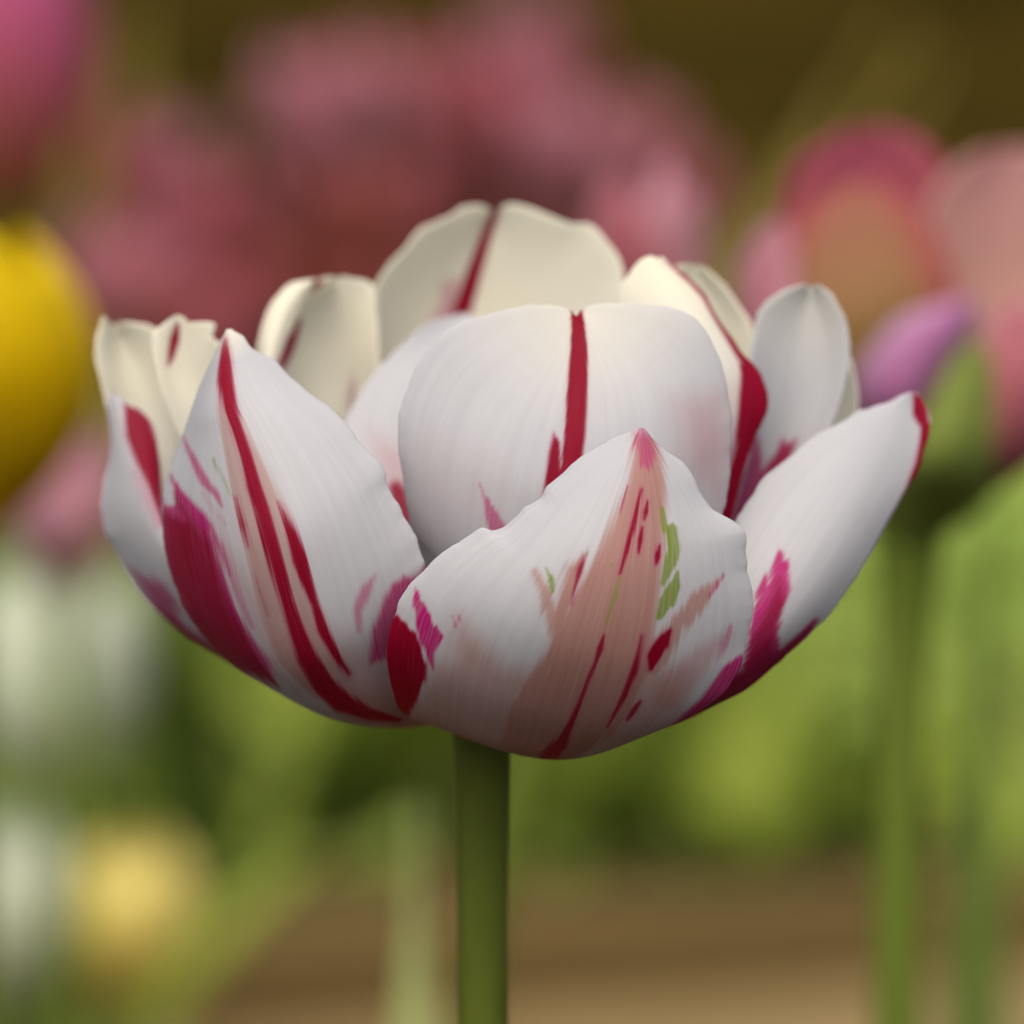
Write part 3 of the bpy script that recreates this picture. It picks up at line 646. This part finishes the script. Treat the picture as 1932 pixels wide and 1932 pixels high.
rp(M_CORAL, [(1690,1000),(1560,860),(1480,680),(1470,540),(1500,430),(1560,365),(1620,345)], [(1705,1000),(1650,800),(1620,600),(1610,460),(1620,345)], [(1725,1000),(1780,850),(1800,700),(1800,560),(1770,450),(1710,370),(1620,345)], f3(0,-10,2), f3(0,-20,0), f3(0,-12,2), 33)
rp(M_MAUVE, [(1690,1000),(1530,880),(1420,720),(1388,580),(1400,490),(1440,430),(1475,410)], [(1700,1000),(1580,860),(1480,720),(1440,590),(1450,480),(1475,410)], [(1710,1000),(1630,860),(1570,720),(1520,600),(1500,500),(1490,440),(1475,410)], f3(0,-10,-2), f3(0,-22,-4), f3(0,-24,-4), 34)
rp(M_LILAC, [(1690,990),(1630,880),(1605,780),(1625,690),(1680,620),(1750,580),(1840,565)], [(1705,990),(1680,860),(1690,760),(1740,660),(1790,605),(1840,565)], [(1720,990),(1740,880),(1760,780),(1800,700),(1830,640),(1842,600),(1840,565)], f3(0,-26,-30), f3(0,-36,-32), f3(0,-26,-30), 35)
rp(M_PINK, [(1725,990),(1800,860),(1840,740),(1850,650),(1880,590),(1920,570)], [(1735,990),(1870,850),(1920,720),(1930,640),(1920,570)], [(1745,990),(1950,880),(2020,760),(2020,660),(1980,590),(1920,570)], f3(0,-20,-18), f3(0,-30,-20), f3(0,-20,-18), 36)
rp(M_SEPAL, [(1680,1030),(1650,950),(1650,880),(1690,780),(1740,700),(1790,650),(1820,640)], [(1715,1040),(1740,960),(1770,860),(1800,740),(1820,640)], [(1750,1030),(1850,960),(1910,880),(1920,800),(1890,700),(1850,650),(1820,640)], f3(0,-18,-22), f3(-4,-36,-30), f3(0,-18,-22), 37)
zt = float(b2[2])
tube('stem', rt, [(0, 0, -.01), (.002, 0, .12), (0, 0, .24), (-.0008, 0, zt-.03), (0, 0, zt-.006), (0, 0, zt+.004)], [.0052]*4+[.0042]*14+[.0044, .0062], M_STEM2, 20, 50)
leaf(rt, (-.006, .004, 0), 2.9, .27, .03, .03, M_LEAF_PALE, .05)
leaf(rt, (.004, 0, 0), .3, .26, .05, .30, M_LEAF, .3)
leaf(rt, (.041, .27, 0), 1.4, .40, .016, .02, M_LEAF_DARK, .05)

# yellow tulip at the left with a blush one below it
tulip(-75, 715, .80, .053, .0255, [M_YEL], 3.1, 'bright yellow tulip beside the white and crimson one', leaves=[(2.5, .25, .05, .3, M_LEAF)])
tulip(125, 955, 1.3, .046, .0185, [M_BLUSHP, M_LILAC], 1.2, 'small pale pink tulip tucked below the bright yellow one', leaves=[(3.5, .2, .04, .3, M_LEAF_DARK)])
tulip(1215, 520, .86, .046, .0125, [M_BLUSHP, M_PINK], 2.2, 'slim blush pink tulip close behind the white and crimson one', lean=(.036, 0), arch=(.03, .2), leaves=[(.4, .26, .05, .25, M_LEAF)])
# magenta one at far left
tulip(15, 110, 1.6, .105, .030, [M_MAGENTA], .4, 'tall magenta tulip standing above the yellow one', leaves=[(2.0, .3, .05, .3, M_LEAF)])

# bed of rose pink tulips
GR = 'rose pink tulips in the bed behind'
bed = [ # px, py, D, H, R, mats, flare, double
 (600, 225, 2.05, .070, .030, [M_MAUVE, M_PINK], .1, 0), (800, 190, 2.30, .070, .034, [M_ROSE, M_PINK], .2, 1), (950, 250, 2.1, .075, .034, [M_ROSE], .2, 1),
 (1110, 310, 1.98, .074, .036, [M_MAUVE, M_PINK], .3, 1), (1240, 420, 2.1, .066, .031, [M_PINK, M_ROSE], .2, 0), (400, 430, 2.0, .066, .030, [M_ROSE, M_PINK], .2, 0),
 (285, 330, 2.3, .066, .030, [M_MAUVE, M_ROSE], .1, 0), (250, 540, 1.95, .068, .031, [M_MAUVE, M_PINK], .2, 1), (700, 420, 2.0, .070, .033, [M_BRICK, M_ROSE], .1, 0),
 (880, 440, 2.2, .070, .034, [M_BRICK, M_ROSE], .1, 0), (520, 560, 2.0, .070, .033, [M_BRICK], .1, 0), (1000, 120, 2.6, .072, .036, [M_ROSE, M_MAUVE], .2, 1),
 (380, 640, 1.95, .066, .031, [M_BRICK, M_ROSE], .1, 0), (1080, 480, 2.1, .070, .033, [M_ROSE, M_BRICK], .1, 0), (740, 620, 2.0, .070, .033, [M_BRICK], .1, 0)]
descr = ['light mauve pink', 'ruffled rose pink', 'deep rose', 'broad light pink', 'soft pink', 'rose', 'pale mauve', 'full mauve', 'brick rose', 'dark brick rose', 'brownish red', 'tall rose mauve', 'brick red', 'dusky rose', 'dark brownish red']
lmats = [M_LEAF, M_LEAF_LIME, M_LEAF_DARK, M_LEAF_LIME, M_LEAF]
for i, (px, py, D, H, R, ms, fl, db) in enumerate(bed):
    lv = [(rng.uniform(0, 6.28), rng.uniform(.20, .30), rng.uniform(.04, .06), rng.uniform(.3, .9), lmats[(i+k) % 5]) for k in range(2)]
    tulip(px, py, D, H, R, ms, i*1.37, descr[i]+' tulip in the pink bed behind the white one', GR, fl, db, leaves=lv)

# white and yellow low flowers at the left
tulip(100, 1285, 1.55, .076, .0310, [M_WHITEP], .9, 'short white tulip with greenish base below the small pale pink one', flare=.15, double=1, leaves=[(.3, .16, .05, .5, M_LEAF_LIME), (2.8, .17, .05, .4, M_LEAF)])
tulip(-10, 1735, 1.55, .062, .026, [M_WHITEP], 1.9, 'low white tulip beside the soft yellow one', flare=.3, double=1, leaves=[(2.8, .1, .04, .5, M_LEAF)])
tulip(244, 1725, 1.5, .048, .0215, [M_YELP], 2.7, 'low soft yellow tulip just above the soil', leaves=[(.6, .08, .03, .9, M_LEAF_LIME)])

# leaf shoots without flower
def shoot(px, py_top, D, specs, label):
    c = at(px, py_top, D); root = empty('tulip_shoot', (float(c[0]), float(c[1]), 0)); tag(root, label, 'plant')
    for (az, wd, le, mt, f) in specs:
        leaf(root, (0, 0, 0), az, float(c[2])*f, wd, le, mt, .08)
    return root
shoot(778, 1480, .84, [(math.pi/2, .038, .0, M_LEAF_PALE, 1.02)], 'single narrow pale green tulip leaf behind the dark stem')

SG = 'leafy shoots in the bed behind'
sh = [(1050, 1100, 2.0, M_LEAF_LIME, M_LEAF), (1180, 1150, 2.05, M_LEAF, M_LEAF_LIME), (1300, 1080, 2.1, M_LEAF_LIME, M_LEAF_LIME), (1420, 1150, 2.0, M_LEAF_LIME, M_LEAF),
      (1530, 1080, 2.15, M_LEAF, M_LEAF_LIME), (1640, 1100, 2.05, M_LEAF_LIME, M_LEAF), (1800, 1200, 2.1, M_LEAF, M_LEAF_LIME), (1930, 1150, 2.0, M_LEAF_LIME, M_LEAF_DARK),
      (330, 1250, 2.0, M_LEAF, M_LEAF_DARK), (480, 1200, 2.1, M_LEAF_LIME, M_LEAF), (90, 1150, 2.0, M_LEAF_DARK, M_LEAF), (700, 1150, 2.05, M_LEAF, M_LEAF_DARK)]
for i, (px, py, D, a, b) in enumerate(sh):
    shoot(px, py, D, [(rng.uniform(0, 6.28), rng.uniform(.045, .065), rng.uniform(.3, .95), (a, b)[k % 2], rng.uniform(.6, 1.1)) for k in range(3)],
          {('l', 'l'): 'lime green leafy tulip shoot without a flower in the bed', ('l', 'g'): 'leafy tulip shoot of lime and mid green blades in the bed',
           ('g', 'd'): 'dark and mid green leafy tulip shoot in the bed', ('l', 'd'): 'leafy shoot of lime and dark blades in the bed'}[tuple(sorted([{M_LEAF: 'g', M_LEAF_LIME: 'l', M_LEAF_DARK: 'd'}[m] for m in (a, b)], key='lgd'.index))])['group'] = SG
M_DRY = make_green('olive_leaf', (.22, .17, .03), (.34, .26, .06), 30, .3)
shoot(1290, 0, 3.0, [(.0, .09, .48, M_DRY, 1.05), (.15, .10, .40, M_DRY, 1.1), (.3, .08, .62, M_DRY, .9)], 'olive leaf clump on the bare soil beyond the pink bed')
shoot(205, -60, 2.6, [(1.2, .07, .05, M_DRY, 1.0), (2.2, .06, .1, M_DRY, .9)], 'olive leaf clump beside the tall magenta tulip')

# timber edging and pale path
ed0, ed1 = ground_at(-900, 2075), ground_at(2900, 1745)
ed0, ed1 = ed0-1.6*(ed1-ed0), ed1+1.6*(ed1-ed0)
M_WOOD = make_simple('weathered_timber', (.08, .052, .014), (.14, .092, .03), 30, .9, (1, 12, 12))
dv = ed1-ed0; ln = float(np.linalg.norm(dv)); yaw = math.atan2(dv[1], dv[0])
import bmesh
bm = bmesh.new(); bmesh.ops.create_cube(bm, size=1)
for v in bm.verts: v.co = (v.co.x*ln, v.co.y*.025, v.co.z*.05)
bmesh.ops.bevel(bm, geom=list(bm.edges), offset=.003, segments=2, affect='EDGES')
me = bpy.data.meshes.new('timber_edging'); bm.to_mesh(me); bm.free()
eb = link('timber_edging', me, M_WOOD); mid = (ed0+ed1)/2; eb.location = (mid[0], mid[1], .015); eb.rotation_euler = (0, 0, yaw)
tag(eb, 'low dark timber board edging the flower bed', 'edging')
M_PATH = make_simple('sandy_path', (.09, .062, .022), (.24, .17, .075), 7, .95)
pp = np.array([ed0, ed1, ed1+np.array((0, -.5, 0)), ed0+np.array((0, -.3, 0))]); pp[:, 2] = .004
pm = np_mesh('path', pp, np.array([[3, 2, 1, 0]]), False); po = link('path', pm, M_PATH); tag(po, kind='structure')

# low leafy ground cover under the bed
def ground_cover():
    rg = np.random.default_rng(5); n = 22000
    x = rg.uniform(-1.5, 1.5, n); y = 1.92+1.2*rg.uniform(0, 1, n)**.8; nz = Noise2(77)
    y += (x*.16)
    hgt = (.02+.05*np.clip(nz(x*5, y*5)+.5, 0, 1.2))*np.clip((y-x*.16-1.85)*4, .3, 1)
    z = rg.uniform(.15, 1, n)**.6*hgt
    az = rg.uniform(0, 6.28, n); tilt = rg.uniform(-.2, .7, n); ln = rg.uniform(.018, .04, n); wd = ln*rg.uniform(.35, .55, n)
    f = np.stack([np.cos(az)*np.cos(tilt), np.sin(az)*np.cos(tilt), np.sin(tilt)], 1); sd_ = np.stack([-np.sin(az), np.cos(az), 0*az], 1)
    p = np.stack([x, y, z], 1)
    a = p-f*ln[:, None]*.5; b = p+sd_*wd[:, None]*.5+[0, 0, .002]; c = p+f*ln[:, None]*.5; d = p-sd_*wd[:, None]*.5+[0, 0, .002]
    co = np.stack([a, b, c, d], 1).reshape(-1, 3)
    me = np_mesh('ground_cover', co, np.arange(n*4).reshape(n, 4), False)
    return link('ground_cover', me, make_green('ground_cover_leaf', (.20, .34, .045), (.48, .58, .14), 3.2, .45, .6, (1, 1, 1)))
gc = ground_cover(); tag(gc, 'low lime green ground cover under the pink tulips', 'ground cover', kind='stuff')

# crumbly lighter soil just behind the edging
M_BED = make_simple('bed_soil', (.04, .028, .007), (.14, .10, .03), 8, 1.0)
bp_ = np.array([ed0, ed1, ed1+np.array((0, .75, 0)), ed0+np.array((0, .75, 0))]); bp_[:, 2] = .006
tag(link('soil_bed', np_mesh('soil_bed', bp_, np.array([[0, 1, 2, 3]]), False), M_BED), kind='structure')
